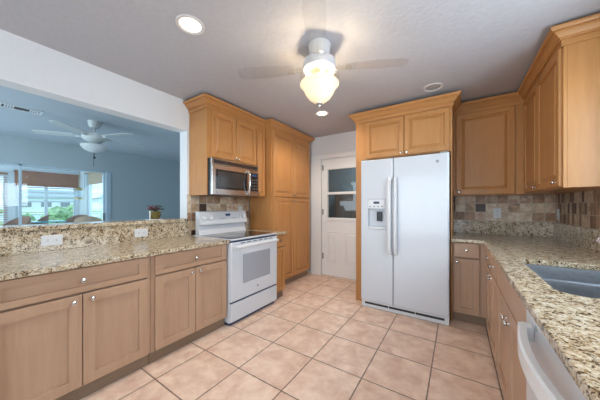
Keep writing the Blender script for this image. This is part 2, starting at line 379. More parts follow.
# ------------------------------------------------------------------ living room and sunroom beyond the pass-through
LX = -6.74
struct(bx(LX-.14, -2.87, -2.9, 5.0, -.1, 0).build('floor', M['sun_floor']))
struct(bx(LX-.14, -2.87, -2.9, 5.0, 2.527, 2.64).build('ceiling', M['daylit_ceil']))
w = MB(); sy0, sy1, sz = -1.4, 2.145, 2.035
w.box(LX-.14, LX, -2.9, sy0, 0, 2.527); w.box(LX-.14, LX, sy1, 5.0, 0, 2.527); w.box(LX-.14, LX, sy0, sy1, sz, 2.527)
struct(w.build('wall_far', M['daylit_wall']))
struct(bx(LX, -2.87, 4.86, 5.0, 0, 2.527).build('wall_side', M['daylit_wall']))
w = MB(); w.box(LX, -6.1, -2.9, -2.75, 0, 2.527); w.box(-3.5, -2.87, -2.9, -2.75, 0, 2.527); w.box(-6.1, -3.5, -2.9, -2.75, 0, .6); w.box(-6.1, -3.5, -2.9, -2.75, 2.4, 2.527)  # window opening added out of view to let the living room fill in
struct(w.build('wall_side', M['daylit_wall']))
tr = MB(); tr.box(LX, LX+.018, sy1, sy1+.085, 0, sz, .003); pass
struct(tr.build('trim_2', M['slideframe']))
d = MB()
for y in (sy0, -.28, .845, sy1-.035): d.box(LX-.075, LX-.045, y, y+.035, .0, sz)
d.box(LX-.075, LX-.045, sy0, sy1, sz-.025, sz); d.box(LX-.09, LX-.03, sy0, sy1, 0, .06)
d = struct(d.build('door_2', M['slideframe']))
bx(LX-.062, LX-.058, sy0+.06, sy1-.036, .06, sz-.025).build('pane', M['glass'], d)
bx(LX-.028, LX-.008, sy1-.045, sy1-.025, .92, 1.10, bevel=.004).build('handle', M['black'], d)
# sunroom
SX, SY = -12.0, 3.0
struct(bx(SX-.15, LX-.14, -2.9, SY+.15, -.1, -.0005).build('floor', M['sun_floor']))
struct(bx(SX-.15, LX-.14, -2.9, SY+.15, 2.55, 2.66).build('ceiling', M['sun_wall']))
w = MB(); w.box(SX-.15, SX, -2.9, -2.6, 0, 2.55); w.box(SX-.15, SX, -2.6, SY+.15, 2.34, 2.55)
w.box(SX-.15, SX, 1.28, 1.42, 0, 2.34); w.box(SX-.15, SX, 2.92, SY+.15, 0, 2.34); w.box(SX-.15, SX, 1.42, 2.92, 0, .42); w.box(SX-.15, SX, -2.6, -.3, 0, .42); w.box(SX-.15, SX, -.3, -.15, 0, 2.34)
struct(w.build('wall_sunroom', M['sun_wall']))
w = MB(); w.box(SX, -11.2, SY, SY+.15, 0, 2.55); w.box(-9.6, LX-.14, SY, SY+.15, 0, 2.55); w.box(-11.2, -9.6, SY, SY+.15, 0, .7); w.box(-11.2, -9.6, SY, SY+.15, 2.35, 2.55)
struct(w.build('wall_sunroom', M['sun_wall']))
f = MB()
for y in (1.42, 2.085, 2.84): f.box(SX-.10, SX-.04, y, y+.08, .42, 2.34)
for z in (.42, 1.38, 1.54, 1.70, 1.86, 2.30): f.box(SX-.095, SX-.045, 1.5, 2.84, z, z+.045)
f = struct(f.build('window_3', M['sun_wall'])); bx(SX-.072, SX-.068, 1.5, 2.84, .46, 2.3).build('pane', M['glass'], f)
f = MB()
for x in (-11.2, -9.66): f.box(x, x+.06, SY+.04, SY+.10, .7, 2.35)
f.box(-11.2, -9.6, SY+.04, SY+.1, .7, .76); f.box(-11.2, -9.6, SY+.04, SY+.1, 2.29, 2.35)
f = struct(f.build('window_4', M['sun_wall'])); bx(-11.14, -9.66, SY+.068, SY+.072, .76, 2.29).build('pane', M['glass'], f)
f = MB(); f.box(SX-.1, SX-.05, -.15, -.05, .03, 2.34); f.box(SX-.1, SX-.05, 1.18, 1.28, .03, 2.34); f.box(SX-.1, SX-.05, -.05, 1.18, .03, .25); f.box(SX-.1, SX-.05, -.05, 1.18, 2.2, 2.34)
f = struct(f.build('door_3', M['sun_wall'])); bx(SX-.077, SX-.073, -.05, 1.18, .25, 2.2).build('pane', M['glass'], f)
# blinds
t = thing('bamboo_shade', 'brown woven bamboo shade half raised over the sunroom windows', 'window shade', (SX, 1.38, 0))
b = MB()
for k in range(11): b.box(.03, .045, .02, 1.58, 1.966+k*.037, 2.0025+k*.037, bevel=.003)
b.build('slats', M['bamboo'], t); bx(.02, .075, .0, 1.6, 2.36, 2.42, bevel=.006).build('headrail', M['bamboo'], t)
bx(.025, .075, .01, 1.59, 1.92, 1.965, bevel=.012).build('rolled_hem', M['bamboo'], t)
t = thing('slatted_blind', 'brown slatted blind lowered over the sunroom door', 'blind', (SX, -.1, 0))
b = MB()
for k in range(26): b.box(.03, .055, .0, 1.34, .30+k*.074, .318+k*.074)
b.build('slats', M['bamboo'], t); bx(.02, .07, -.02, 1.36, 2.25, 2.31, bevel=.005).build('headrail', M['bamboo'], t)
b = MB()
for y in (.12, .67, 1.22): b.box(.040, .046, y, y+.008, .3, 2.25)
b.build('ladder_cord', M['bamboo'], t)
t = thing('roller_shade', 'tan roller shade at the top of the sunroom side window', 'window shade', (-11.15, SY, 0))
bx(.0, 1.5, -.03, -.022, 2.02, 2.40).build('fabric', M['tanblind'], t); MB().tube([(0, -.04, 2.41), (1.5, -.04, 2.41)], .03, 12).build('roller', M['tanblind'], t, True)
bx(0, 1.5, -.034, -.018, 2.0, 2.02, bevel=.003).build('hem_bar', M['tanblind'], t)
# sunroom furniture
def wicker_chair(loc, rz, mat, label):
    t = thing('wicker_chair', label, 'chair', loc, rz, 'wicker chairs in the sunroom')
    b = MB(); n = 15; inner = []
    for r0, z0, r1 in ((.31, .36, .33),):
        outr, inr = [], []
        for k in range(n):
            a = -PI*.15 + PI*1.3*k/(n-1); hgt = .68 + .28*max(0, math.sin(a))**.7 if math.sin(a) > 0 else .68
            vs = []
            for rr, zz in ((.30, .34), (.34, hgt), (.31, hgt), (.27, .34)): vs.append(b.bm.verts.new((rr*math.cos(a), rr*math.sin(a), zz)))
            outr.append(vs)
        for p, q in zip(outr, outr[1:]):
            for i in range(4): b.bm.faces.new((p[i], p[(i+1) % 4], q[(i+1) % 4], q[i]))
        b.bm.faces.new(outr[0]); b.bm.faces.new(outr[-1])
    b.build('backrest', mat, t, True)
    MB().lathe([(.26, .30), (.285, .32), (.285, .40), (.25, .43)], n=28).build('seat', mat, t, True)
    for a in (.25, .75, 1.25, 1.75):
        x, y = .22*math.cos(a*PI), .22*math.sin(a*PI); MB().tube([(x*1.15, y*1.15, 0), (x, y, .31)], .022, 8).build('leg', mat, t, True)
    return t
wicker_chair((-10.3, 1.17, 0), .5, M['wicker'], 'brown wicker chair in front of the slatted blind in the sunroom')
wicker_chair((-11.5, 1.75, 0), -.2, M['wicker'], 'brown wicker chair behind the left end of the turquoise table')
wicker_chair((-11.0, 2.645, 0), -1.3, M['wicker'], 'brown wicker chair at the right end of the turquoise table')
wicker_chair((-9.3, 2.55, 0), -2.0, M['wicker_l'], 'light tan wicker chair nearest the sunroom side window')
t = thing('patio_table', 'turquoise topped table in the middle of the sunroom', 'table', (-10.7, 2.0, 0))
bx(-.42, .42, -.42, .28, .755, .785, bevel=.008).build('table_top', M['turq'], t)
for x in (-.36, .36):
    for y in (-.36, .22): MB().tube([(x, y, 0), (x, y, .756)], .025, 10).build('leg', M['wicker'], t, True)
t = thing('hanging_lantern', 'brass lantern with clear glass hanging in the sunroom', 'lantern', (-10.2, 2.54, 0))
MB().tube([(0, 0, 2.549), (0, 0, 1.86)], .006, 6).build('chain', M['brass'], t)
MB().lathe([(.02, 1.86), (.05, 1.83), (.09, 1.79), (.10, 1.77), (.10, 1.755)], n=16).build('cap', M['brass'], t, True)
MB().lathe([(.075, 1.53), (.085, 1.6), (.085, 1.7), (.07, 1.755)], n=16).build('globe', M['glass'], t, True)
MB().lathe([(.10, 1.47), (.105, 1.49), (.09, 1.53)], n=16).build('base', M['brass'], t, True)
t = thing('wind_chime', 'thin wind chime with pale tubes hanging beside the lantern', 'wind chime', (-10.0, 2.66, 0))
MB().tube([(0, 0, 2.549), (0, 0, 2.32)], .005, 6).build('cord', M['grey'], t); MB().lathe([(.06, 2.30), (.06, 2.32)], n=14).build('top_plate', M['wicker'], t, True)
for k in range(5): MB().tube([(.045*math.cos(k*1.257), .045*math.sin(k*1.257), 2.305), (.045*math.cos(k*1.257), .045*math.sin(k*1.257), 1.95-.03*k)], .009, 8).build('chime_tube', M['slideframe'], t, True)
# outdoors
struct(bx(-34, SX-.15, -40, 60, -.3, -.12).build('ground', M['grass']))
struct(bx(-75, -34, -60, 90, -.6, -.45).build('water', M['water']))
struct(bx(-160, -75, -90, 140, -.3, -.15).build('ground', M['grass']))
def house(loc, wd, hh, label):
    t = thing('house', label, 'house', loc)
    bx(-8, 0, 0, wd, -.15, hh).build('walls', M['stucco'], t)
    MB().prism([(-.8, hh), (wd+.8, hh), (wd-1.6, hh+1.9), (1.6, hh+1.9)], 'x', -8.6, .6).build('roof', M['roof'], t)
    k = 1.0
    while k+2 < wd:
        f = bx(-.01, .06, k, k+1.9, .9, 2.4).build('window', M['stucco'], t); bx(.061, .075, k+.1, k+1.8, 1.0, 2.3).build('pane', M['grey'], f); k += 3.2
    return t
house((-80, 9, 0), 11, 3.1, 'white house with a pale roof across the water, seen past the lantern')
house((-80, 24, 0), 10, 3.3, 'second white house across the water, right of the window post')
house((-80, -3, 0), 9, 3.0, 'white house across the water behind the slatted blind')
def shrub(loc, r, label):
    bm = MB()
    for k in range(14):
        a = random.random()*6.28; q = r*.6*random.random()
        rr = r*random.uniform(.35, .6); c = Vector((q*math.cos(a), q*math.sin(a), r*random.uniform(.35, 1.1)))
        v = bmesh.ops.create_icosphere(bm.bm, subdivisions=2, radius=rr)['verts']
        for x in v: x.co = x.co*random.uniform(.8, 1.15)+c
    t = thing('shrub', label, 'shrub', loc, 0, 'shrubs on the lawn'); bm.build('foliage', M['leaf'], t)
    MB().tube([(0, 0, -.05), (0, 0, r*.6)], .06, 8).build('stem', M['wicker'], t)
shrub((-20, 4.0, -.12), .8, 'green shrub on the lawn just left of the sunroom window post')
shrub((-30, 7.2, -.12), 1.0, 'green shrub at the water edge right of the sunroom window post')
shrub((-25, 3.4, -.12), .6, 'small green shrub at the left of the sunroom window view')
t = thing('garden_arbour', 'white square garden arbour standing on the lawn', 'arbour', (-19, 4.9, -.12))
for x in (0, 1.0):
    for y in (0, 1.0): bx(x-.05, x+.05, y-.05, y+.05, 0, 1.25).build('post', M['stucco'], t)
b = MB()
for k in range(5): b.box(-.15, 1.15, -.1+k*.3-.03, -.1+k*.3+.03, 1.25, 1.33)
b.build('slatted_top', M['stucco'], t)
# living room vent and fan
t = thing('ceiling_vent', 'white metal air vent in the living room ceiling', 'vent', (-4.74, .61, 2.527))
f = MB(); f.box(-.10, .10, -.19, -.165, -.012, -.0005); f.box(-.10, .10, .165, .19, -.012, -.0005); f.box(-.10, -.075, -.165, .165, -.012, -.0005); f.box(.075, .10, -.165, .165, -.012, -.0005); f.build('frame', M['vent'], t)
bx(-.075, .075, -.165, .165, -.004, -.0005).build('duct_opening', M['black'], t)
for sg in (-1, 1):
    s_ = MB()
    for k in range(4):
        y = sg*(.075+.022*k); s_.prism([(-.075, -.004), (-.075, -.005), (.075, -.005), (.075, -.004)], 'y', y, y+.014)
    s_.build('louvres', M['vent'], t)
bx(-.01, .072, -.06, .06, -.011, -.005).build('damper', M['black'], t)
LF = (-4.56, 1.31)
t = thing('ceiling_fan', 'pale ceiling fan with glass bowl light in the living room', 'ceiling fan', (*LF, 2.527))
MB().lathe([(.03, -.11), (.055, -.10), (.075, -.05), (.08, -.0005)], n=20).build('canopy', M['fan_living'], t, True)
MB().tube([(0, 0, -.1), (0, 0, -.19)], .014, 10).build('downrod', M['fan_living'], t, True)
MB().lathe([(.05, -.33), (.10, -.30), (.14, -.27), (.15, -.24), (.15, -.20), (.10, -.185), (.03, -.18)], n=28).build('motor_housing', M['fan_living'], t, True)
MB().lathe([(.07, -.37), (.08, -.35), (.06, -.325)], n=20).build('light_collar', M['fan_living'], t, True)
MB().lathe([(.012, -.47), (.06, -.46), (.12, -.43), (.155, -.39), (.165, -.365), (.16, -.36)], n=28).build('light_bowl', M['fan_living'], t, True)
MB().tube([(0, 0, -.47), (0, 0, -.53)], .004, 6).lathe([(.015, -.56), (.015, -.53)], n=8).tube([(-.03, 0, -.45), (-.03, 0, -.68)], .003, 6).build('pull_chain', M['black'], t)
def blade(parent, ang, r0, r1, wd, z, mat, imat=None, pitch=.12):
    b = MB(); n = 8; up, dn = [], []
    prof = [(r0, wd*.36), (r0+.06, wd*.42), ((r0+r1)/2, wd*.5), (r1-.06, wd*.5), (r1-.02, wd*.42), (r1, wd*.25)]
    R = Matrix.Rotation(ang, 3, 'Z')
    out = [(r, -h) for r, h in prof]+[(r, h) for r, h in reversed(prof)]
    lo = [b.bm.verts.new(R @ Vector((r, h*math.cos(pitch), z+h*math.sin(pitch)))) for r, h in out]
    hi = [b.bm.verts.new(R @ Vector((r, h*math.cos(pitch), z+.008+h*math.sin(pitch)))) for r, h in out]
    m = len(out)
    for i in range(m): b.bm.faces.new((lo[i], lo[(i+1) % m], hi[(i+1) % m], hi[i]))
    b.bm.faces.new(lo); b.bm.faces.new(hi)
    o = b.build('blade', mat, parent)
    i_ = MB(); a = [R @ Vector((r, h, zz)) for r, h, zz in ((.1, 0, z), (r0+.05, 0, z-.004))]
    i_.tube(a, .006, 8, .018); i_.build('blade_iron', imat or mat, o)
for k in range(5): blade(t, .35+k*2*PI/5, .17, .68, .13, -.235, M['fan_living'])

# ------------------------------------------------------------------ kitchen cabinetry
def door_mesh(x0, x1, z0, z1, style, y=0):
    f = y-.02
    if style == 'shaker':
        w_ = min(.062, (x1-x0)*.25); wz = min(w_, (z1-z0)*.25)
        R = [(x0, x1, z0, z1, y), (x0, x1, z0, z1, f+.002), (x0+.002, x1-.002, z0+.002, z1-.002, f), (x0+w_, x1-w_, z0+wz, z1-wz, f), (x0+w_+.001, x1-w_-.001, z0+wz+.001, z1-wz-.001, f+.014)]
    elif style == 'raised':
        w_ = min(.055, (x1-x0)*.24)
        def i(d, yy): return (x0+d, x1-d, z0+d, z1-d, yy)
        R = [i(0, y), i(0, f+.005), i(.005, f), i(w_-.006, f), i(w_-.004, f+.004), i(w_, f+.006), i(w_+.001, f+.015), i(w_+.009, f+.015), i(w_+.034, f+.003), i(w_+.035, f)]
    else:
        R = [(x0, x1, z0, z1, y), (x0, x1, z0, z1, f+.004), (x0+.004, x1-.004, z0+.004, z1-.004, f)]
    return MB().rings(R)
def knob(parent, x, z, y=-.02):
    MB().lathe([(.007, y+.001), (.006, y-.010), (.012, y-.013), (.0155, y-.019), (.014, y-.024), (.006, y-.027)], 'y', (x, 0, z), 16).build('knob', M['nickel'], parent, True)
def cabinet(name, label, loc, face, wd, dp, z0, z1, wm, doors=(), drawers=(), style='shaker', toe=True, cat='cabinet', side=None, group=None):
    t = thing(name, label, cat, loc, face, group)
    bx(0, wd, .0185, dp, z0, z1, bevel=.0015, seg=1).build('body', M[wm], t)
    al = [(q[0], q[1], q[2], q[3]) for q in list(doors)+list(drawers)]
    fx0, fx1, fz0, fz1 = min(q[0] for q in al)+.008, max(q[1] for q in al)-.008, min(q[2] for q in al)+.008, max(q[3] for q in al)-.008
    ff = MB()
    for q in ((0, fx0, z0, z1), (fx1, wd, z0, z1), (fx0, fx1, fz1, z1), (fx0, fx1, z0, fz0)):
        if q[1]-q[0] > .001 and q[3]-q[2] > .001: ff.box(q[0], q[1], 0, .018, q[2], q[3])
    ff.build('face_frame', M[wm], t)
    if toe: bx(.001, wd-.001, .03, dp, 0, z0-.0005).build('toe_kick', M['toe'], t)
    if side: bx(*side, bevel=.0015, seg=1).build('side_panel', M[wm], t)
    for x0, x1, a, b, kn in doors:
        o = door_mesh(x0, x1, a, b, style).build('door', M[wm], t)
        if kn: knob(o, *kn)
    for x0, x1, a, b, st, kn in drawers:
        o = door_mesh(x0, x1, a, b, st).build('drawer', M[wm+'_h'], t)
        for k in kn: knob(o, *k)
    return t
# left run, front at X = -2.0 : local x = Y - Y0
Y0 = .075
cabinet('base_cabinet', 'pale maple base cabinet with two doors at the far left of the left counter', (-2.02, Y0, 0), EAST, .853, .69, .10, .871, 'maple',
        [(.05, .4385, .108, .695, (.395, .655)), (.443, .829, .108, .695, (.487, .655))], [(.05, .829, .708, .862, 'shaker', [(.44, .785)])])
Y0 = .930
cabinet('base_cabinet', 'pale maple base cabinet with two doors touching the left side of the white stove', (-2.02, Y0, 0), EAST, .742, .69, .10, .871, 'maple',
        [(.028, .374, .108, .695, (.333, .66)), (.379, .73, .108, .695, (.418, .66))], [(.028, .73, .708, .862, 'shaker', [(.379, .785)])])
cabinet('base_cabinet', 'narrow honey wood base cabinet between the stove and the tall pantry', (-2.02, 2.440, 0), EAST, .236, .69, .10, .871, 'honey',
        [(.012, .224, .105, .695, (.03, .655))], [(.012, .224, .708, .862, 'slab', [(.118, .785)])], style='raised')
t = thing('granite_countertop', 'speckled granite countertop under the pass-through, left of the stove', 'countertop', (-2.34, .8, .872))
bx(-.371, .375, -.745, .873, 0, .033, bevel=.006).build('slab', M['granite'], t)
bx(-.379, -.352, -.745, .86, .0335, .197, bevel=.002).build('backsplash', M['granite'], t)
t = thing('granite_countertop', 'small granite countertop piece between the stove and the tall pantry', 'countertop', (-2.34, 2.56, .872))
bx(-.371, .372, -.119, .1165, 0, .033, bevel=.006).build('slab', M['granite'], t)
bx(-.3715, -.352, -.119, .1165, .0335, .135, bevel=.002).build('backsplash', M['granite'], t)
tag(bx(-2.97, -2.672, -.69, 1.655, 1.0705, 1.106, bevel=.006).build('granite_ledge', M['granite']), 'raised granite bar ledge capping the pass-through half wall', 'ledge')
# uppers on the left wall, door face X = -2.36
cabinet('wall_cabinet', 'honey wood wall cabinet with two doors above the microwave', (-2.38, 1.69, 0), EAST, .793, .338, 1.812, 2.40, 'honey',
        [(.055, .424, 1.825, 2.372, (.40, 1.852)), (.429, .788, 1.825, 2.372, (.452, 1.852))], style='raised', toe=False, side=(0, .013, 0, .338, 1.385, 1.811))
cabinet('wall_cabinet', 'narrow single-door wall cabinet between the microwave and the tall pantry', (-2.38, 2.485, 0), EAST, .191, .338, 1.388, 2.40, 'honey',
        [(.012, .18, 1.40, 2.372, (.035, 1.44))], style='raised', toe=False)
cabinet('pantry_cabinet', 'tall four-door honey wood pantry cabinet beside the white back door', (-2.265, 2.678, 0), EAST, 1.067, .43, .10, 2.40, 'honey',
        [(.03, .545, .112, 1.385, (.515, 1.345)), (.551, 1.058, .112, 1.385, (.58, 1.345)), (.03, .545, 1.397, 2.372, (.515, 1.43)), (.551, 1.058, 1.397, 2.372, (.58, 1.43))], style='raised')
def crown(path, z, label):
    p = [(0, z), (.010, z), (.010, z+.040), (.022, z+.040), (.022, z+.050), (.030, z+.054), (.036, z+.064), (.048, z+.078), (.058, z+.084), (.058, z+.092), (.070, z+.092), (.078, z+.104), (.078, z+.118), (0, z+.118)]
    return tag(MB().sweep(p, path).build('crown_moulding', M['honey_h']), label, 'crown moulding')
crown([(-2.718, 1.689), (-2.379, 1.689), (-2.379, 2.677), (-2.264, 2.677), (-2.264, 3.746), (-2.718, 3.746)], 2.376, 'stepped honey wood crown moulding over the microwave cabinets and pantry')
# around the fridge
t = cabinet('wall_cabinet', 'honey wood two-door cabinet over the white fridge with a panel down its left side', (-1.137, 3.10, 0), SOUTH, 1.092, .755, 1.862, 2.39, 'honey',
        [(.135, .600, 1.872, 2.345, (.572, 1.90)), (.606, 1.07, 1.872, 2.345, (.634, 1.90))], style='raised', toe=False)
bx(0, .095, 0, .755, 0, 1.8615, bevel=.002).build('side_panel', M['honey'], t)
bx(1.077, 1.092, 0, .755, 0, 1.8615, bevel=.002).build('side_panel', M['honey'], t)
crown([(-1.138, 3.857), (-1.138, 3.099), (-.044, 3.099), (-.044, 3.44)], 2.352, 'honey wood crown moulding along the top of the fridge cabinet')
# back right corner uppers
cabinet('wall_cabinet', 'single-door honey wood wall cabinet right of the fridge', (-.043, 3.53, 0), SOUTH, .974, .32, 1.388, 2.40, 'honey',
        [(.03, .578, 1.398, 2.372, (.058, 1.428))], style='raised', toe=False)
cabinet('wall_cabinet', 'two-door honey wood wall cabinet on the right wall with a plain pale end panel', (.62, 3.527, 0), WEST, 1.117, .31, 1.388, 2.40, 'honey',
        [(.045, .552, 1.398, 2.372, (.50, 1.43)), (.558, 1.10, 1.398, 2.372, (1.05, 1.43))], style='raised', toe=False)
crown([(-.04, 3.529), (.619, 3.529), (.619, 2.409), (.934, 2.409)], 2.376, 'honey wood crown moulding turning the corner over the right-hand wall cabinets')
# base cabinets on the right
cabinet('base_cabinet', 'pale maple corner base cabinet with one drawer and door right of the fridge', (-.043, 3.12, 0), SOUTH, .97, .73, .10, .871, 'maple',
        [(.012, .238, .112, .695, (.04, .655))], [(.012, .238, .708, .862, 'slab', [(.125, .785)])])
cabinet('base_cabinet', 'pale maple single-drawer base cabinet on the right run nearest the corner', (.255, 3.118, 0), WEST, .553, .67, .10, .871, 'maple',
        [(.20, .545, .108, .695, (.50, .66))], [(.20, .545, .708, .862, 'slab', [(.37, .79)])])
cabinet('base_cabinet', 'narrow maple drawer base cabinet between the corner unit and the sink cabinet', (.255, 2.563, 0), WEST, .357, .67, .10, .871, 'maple',
        [(.008, .35, .108, .695, (.05, .66))], [(.008, .35, .708, .862, 'slab', [(.18, .785)])])
t = cabinet('sink_cabinet', 'pale maple sink base cabinet beside the white dishwasher', (.255, 2.204, 0), WEST, .939, .67, .10, .6585, 'maple',
        [(.01, .465, .108, .695, (.425, .625)), (.471, .929, .108, .695, (.511, .625))], [(.01, .929, .708, .862, 'slab', [])])
bx(0, .939, .0185, .03, .661, .871).build('face_rail', M['maple'], t)
# L-shaped counter with the sink cut-out
t = thing('granite_countertop', 'L-shaped granite countertop with a sink cut-out along the right wall', 'countertop', (0, 0, .872))
def rrect(x0, x1, y0, y1, r, n=8):
    pts = []
    for (cx, cy, a0), rr in zip(((x1-r[0], y1-r[0], 0), (x0+r[1], y1-r[1], PI/2), (x0+r[2], y0+r[2], PI), (x1-r[3], y0+r[3], 1.5*PI)), r):
        for k in range(n+1):
            a = a0+PI/2*k/n; pts.append((cx+rr*math.cos(a), cy+rr*math.sin(a)))
    return pts
HX0, HX1, HY0, HY1 = .348, .80, 1.395, 2.165
hole = rrect(HX0, HX1, HY0, HY1, (.022, .03, .075, .075))
outer = [(.213, .60), (.928, .60), (.928, 3.848), (-.05, 3.848), (-.05, 3.055), (.225, 3.055)]
mb = MB(); bm = mb.bm
top = []
for loop in (outer, hole):
    vs = [bm.verts.new((x, y, .033)) for x, y in loop]; top.append([bm.edges.new((vs[i], vs[(i+1) % len(vs)])) for i in range(len(vs))])
bmesh.ops.triangle_fill(bm, use_beauty=True, edges=[e for l in top for e in l])
ret = bmesh.ops.extrude_face_region(bm, geom=bm.faces[:])
bmesh.ops.translate(bm, vec=(0, 0, -.033), verts=[g for g in ret['geom'] if isinstance(g, bmesh.types.BMVert)])
bmesh.ops.recalc_face_normals(bm, faces=bm.faces[:])
es = [e for e in bm.edges if e.is_valid and len(e.link_faces) == 2 and abs(e.verts[0].co.z-e.verts[1].co.z) < 1e-5 and e.calc_face_angle() > 1]
bmesh.ops.bevel(bm, geom=es, offset=.005, segments=2, profile=.5, affect='EDGES')
mb.build('slab', M['granite'], t)
b = MB(); b.box(-.05, .904, 3.828, 3.851, .0335, .198); b.box(.905, .931, .60, 3.851, .0335, .198); b.build('backsplash', M['granite'], t)
# sink
t = thing('kitchen_sink', 'double-bowl stainless steel sink set under the right granite counter', 'sink', (0, 0, .66))
def bowl(y0, y1, r, name):
    b = MB(); L = []
    for d_, z in ((0, .2105), (.004, .185), (.012, .06), (.03, .028), (.06, .02)):
        L.append([b.bm.verts.new((x, y, z)) for x, y in rrect(HX0-.004+d_, HX1+.004-d_, y0+d_, y1-d_, [max(.01, q-d_*.3) for q in r])])
    outl = []
    for d_, z in ((-.003, .2105), (.001, .18), (.009, .055), (.027, .022), (.06, .012)):
        outl.append([b.bm.verts.new((x, y, z)) for x, y in rrect(HX0-.004+d_, HX1+.004-d_, y0+d_, y1-d_, [max(.01, q-d_*.3) for q in r])])
    n = len(L[0])
    for LL in (L, outl):
        for p, q in zip(LL, LL[1:]):
            for i in range(n): b.bm.faces.new((p[i], p[(i+1) % n], q[(i+1) % n], q[i]))
        b.bm.faces.new(LL[-1])
    for i in range(n): b.bm.faces.new((L[0][i], L[0][(i+1) % n], outl[0][(i+1) % n], outl[0][i]))
    o = b.build('bowl', M['sink'], t, True)
    MB().lathe([(.045, .0205), (.045, .023), (.03, .024), (.012, .022)], at=((HX0+HX1)/2, (y0+y1)/2, 0), n=20).build('drain', M['chrome'], o, True)
bowl(1.805, HY1+.004, (.05, .04, .05, .05), 'far'); bowl(HY0-.004, 1.759, (.05, .05, .075, .075), 'near')
bx(HX0+.01, HX1-.01, 1.760, 1.804, .16, .203, bevel=.006).build('divider', M['sink_rim_lit'], t)
t = thing('kitchen_faucet', 'chrome kitchen faucet with a chunky spout behind the sink', 'faucet', (.855, 1.76, .9055))
MB().lathe([(.03, 0), (.03, .008), (.022, .014), (.02, .10), (.016, .12)], n=20).build('base', M['chrome'], t, True)
MB().tube([(0, 0, .11), (-.01, 0, .17), (-.05, .003, .205), (-.11, .006, .215), (-.17, .01, .208), (-.22, .014, .196)], [.016, .016, .016, .017, .02, .023], 14).build('spout', M['chrome'], t, True)
MB().tube([(-.215, .0137, .197), (-.245, .016, .187), (-.268, .018, .178), (-.278, .019, .170)], [.023, .027, .026, .014], 16).build('spray_head', M['chrome'], t, True)
MB().tube([(.015, -.02, .09), (.02, -.06, .12), (.02, -.09, .15)], [.01, .008, .007], 10).build('lever', M['chrome'], t, True)
# dishwasher
t = thing('dishwasher', 'white dishwasher with a bowed handle under the right counter', 'dishwasher', (.235, 1.262, 0), WEST)
bx(.004, .656, .03, .60, .06, .868).build('body', M['fridge_side'], t)
bx(.01, .65, .06, .5, 0, .0595).build('toe_kick', M['black'], t)
bx(.002, .658, -.012, .0295, .10, .868, bevel=.008).build('door', M['appl'], t)
h = MB(); n = 14; top_ = []
for k in range(n+1):
    u_ = k/n; x = .085+.50*u_; yo = -.013-.030-.034*math.sin(PI*u_)**.8
    top_.append([h.bm.verts.new((x, yy, zz)) for yy, zz in ((yo, .785), (yo, .832), (yo+.006, .838), (yo+.024, .836), (yo+.020, .785))])
for p, q in zip(top_, top_[1:]):
    for i in range(5): h.bm.faces.new((p[i], p[(i+1) % 5], q[(i+1) % 5], q[i]))
h.bm.faces.new(top_[0]); h.bm.faces.new(top_[-1])
h.box(.085, .125, -.05, -.0125, .785, .836, .004); h.box(.545, .585, -.05, -.0125, .785, .836, .004)
h.build('handle', M['appl2'], t, True)
MB().lathe([(.011, -.0135), (.011, -.0122)], 'y', (.15, 0, .845), 16).build('badge', M['grey'], t)

# ------------------------------------------------------------------ stove
t = thing('electric_stove', 'white electric stove with a black glass cooktop', 'stove', (-1.985, 1.677, 0), EAST)
SW = .758
bx(0, SW, 0, .69, .03, .893, bevel=.003).build('body', M['appl'], t)
bx(.01, SW-.01, .012, .68, 0, .0295).build('base', M['navy'], t)
o = bx(.003, SW-.003, -.028, -.0005, .042, .232, bevel=.006).build('drawer', M['appl'], t)
bx(.006, SW-.006, -.012, -.0005, .232, .252).build('drawer_gap', M['navy'], t)
DZ0, DZ1 = .252, .872
dr = MB().rings([(.003, SW-.003, DZ0, DZ1, -.0005), (.003, SW-.003, DZ0, DZ1, -.024), (.009, SW-.009, DZ0+.006, DZ1-.006, -.03), (.162, .627, .405, .735, -.03), (.166, .623, .409, .731, -.026)]).build('oven_door', M['appl'], t)
bx(.168, .621, -.0285, -.0262, .411, .729, bevel=.001).build('window', M['ovenglass'], dr)
hd = MB(); hd.tube([(.03, -.068, .823), (.2, -.072, .826), (.38, -.073, .827), (.56, -.072, .826), (.728, -.068, .823)], .0135, 12, .019); hd.box(.03, .06, -.06, -.029, .812, .834, .003); hd.box(.70, .728, -.06, -.029, .812, .834, .003)
hd.build('handle', M['appl2'], dr, True)
for k in range(6):
    x = .13+k*.094; bx(x, x+.062, -.0312, -.0295, .852, .861).build('vent_slot', M['navy'], dr)
MB().lathe([(.014, -.0315), (.014, -.0298)], 'y', (.395, 0, .33), 18).build('badge', M['grey'], dr)
bx(.004, SW-.004, -.010, -.0005, .873, .888).build('door_gap', M['navy'], t)
ct = bx(-.0005, SW+.0005, -.034, .65, .8935, .909, bevel=.005).build('cooktop_frame', M['appl'], t)
bx(.022, SW-.022, .008, .53, .9088, .9125, bevel=.001).build('cooktop_glass', M['ceramic'], t)
for x, y, r in ((.21, .16, .115), (.56, .17, .085), (.21, .40, .08), (.56, .40, .10)):
    b = MB(); R_ = [(r, .9127), (r, .9130), (r-.004, .9130), (r-.004, .9127)]
    b.lathe(R_+[R_[0]], at=(x, y, 0), n=36) if False else b.lathe([(r, .91255), (r, .9128)], at=(x, y, 0), n=36)
    b.build('burner', M['blackglass'], t)
MB().prism([(.545, .9092), (.62, .9092), (.62, 1.19), (.565, 1.19), (.552, 1.178), (.525, 1.045), (.527, 1.03), (.572, 1.015), (.562, .96)], 'x', .022, SW+.004).build('backguard', M['appl'], t)
bg = t.children[-1]
def on_bg(zz): return .525+(.027)*(zz-1.045)/.133
for x in (.085, .17, .635, .70):
    z = 1.115; y = on_bg(z); MB().lathe([(.026, y-.001), (.025, y-.012), (.021, y-.026), (.012, y-.028)], 'y', (x, 0, z), 20).build('knob', M['appl2'], bg, True)
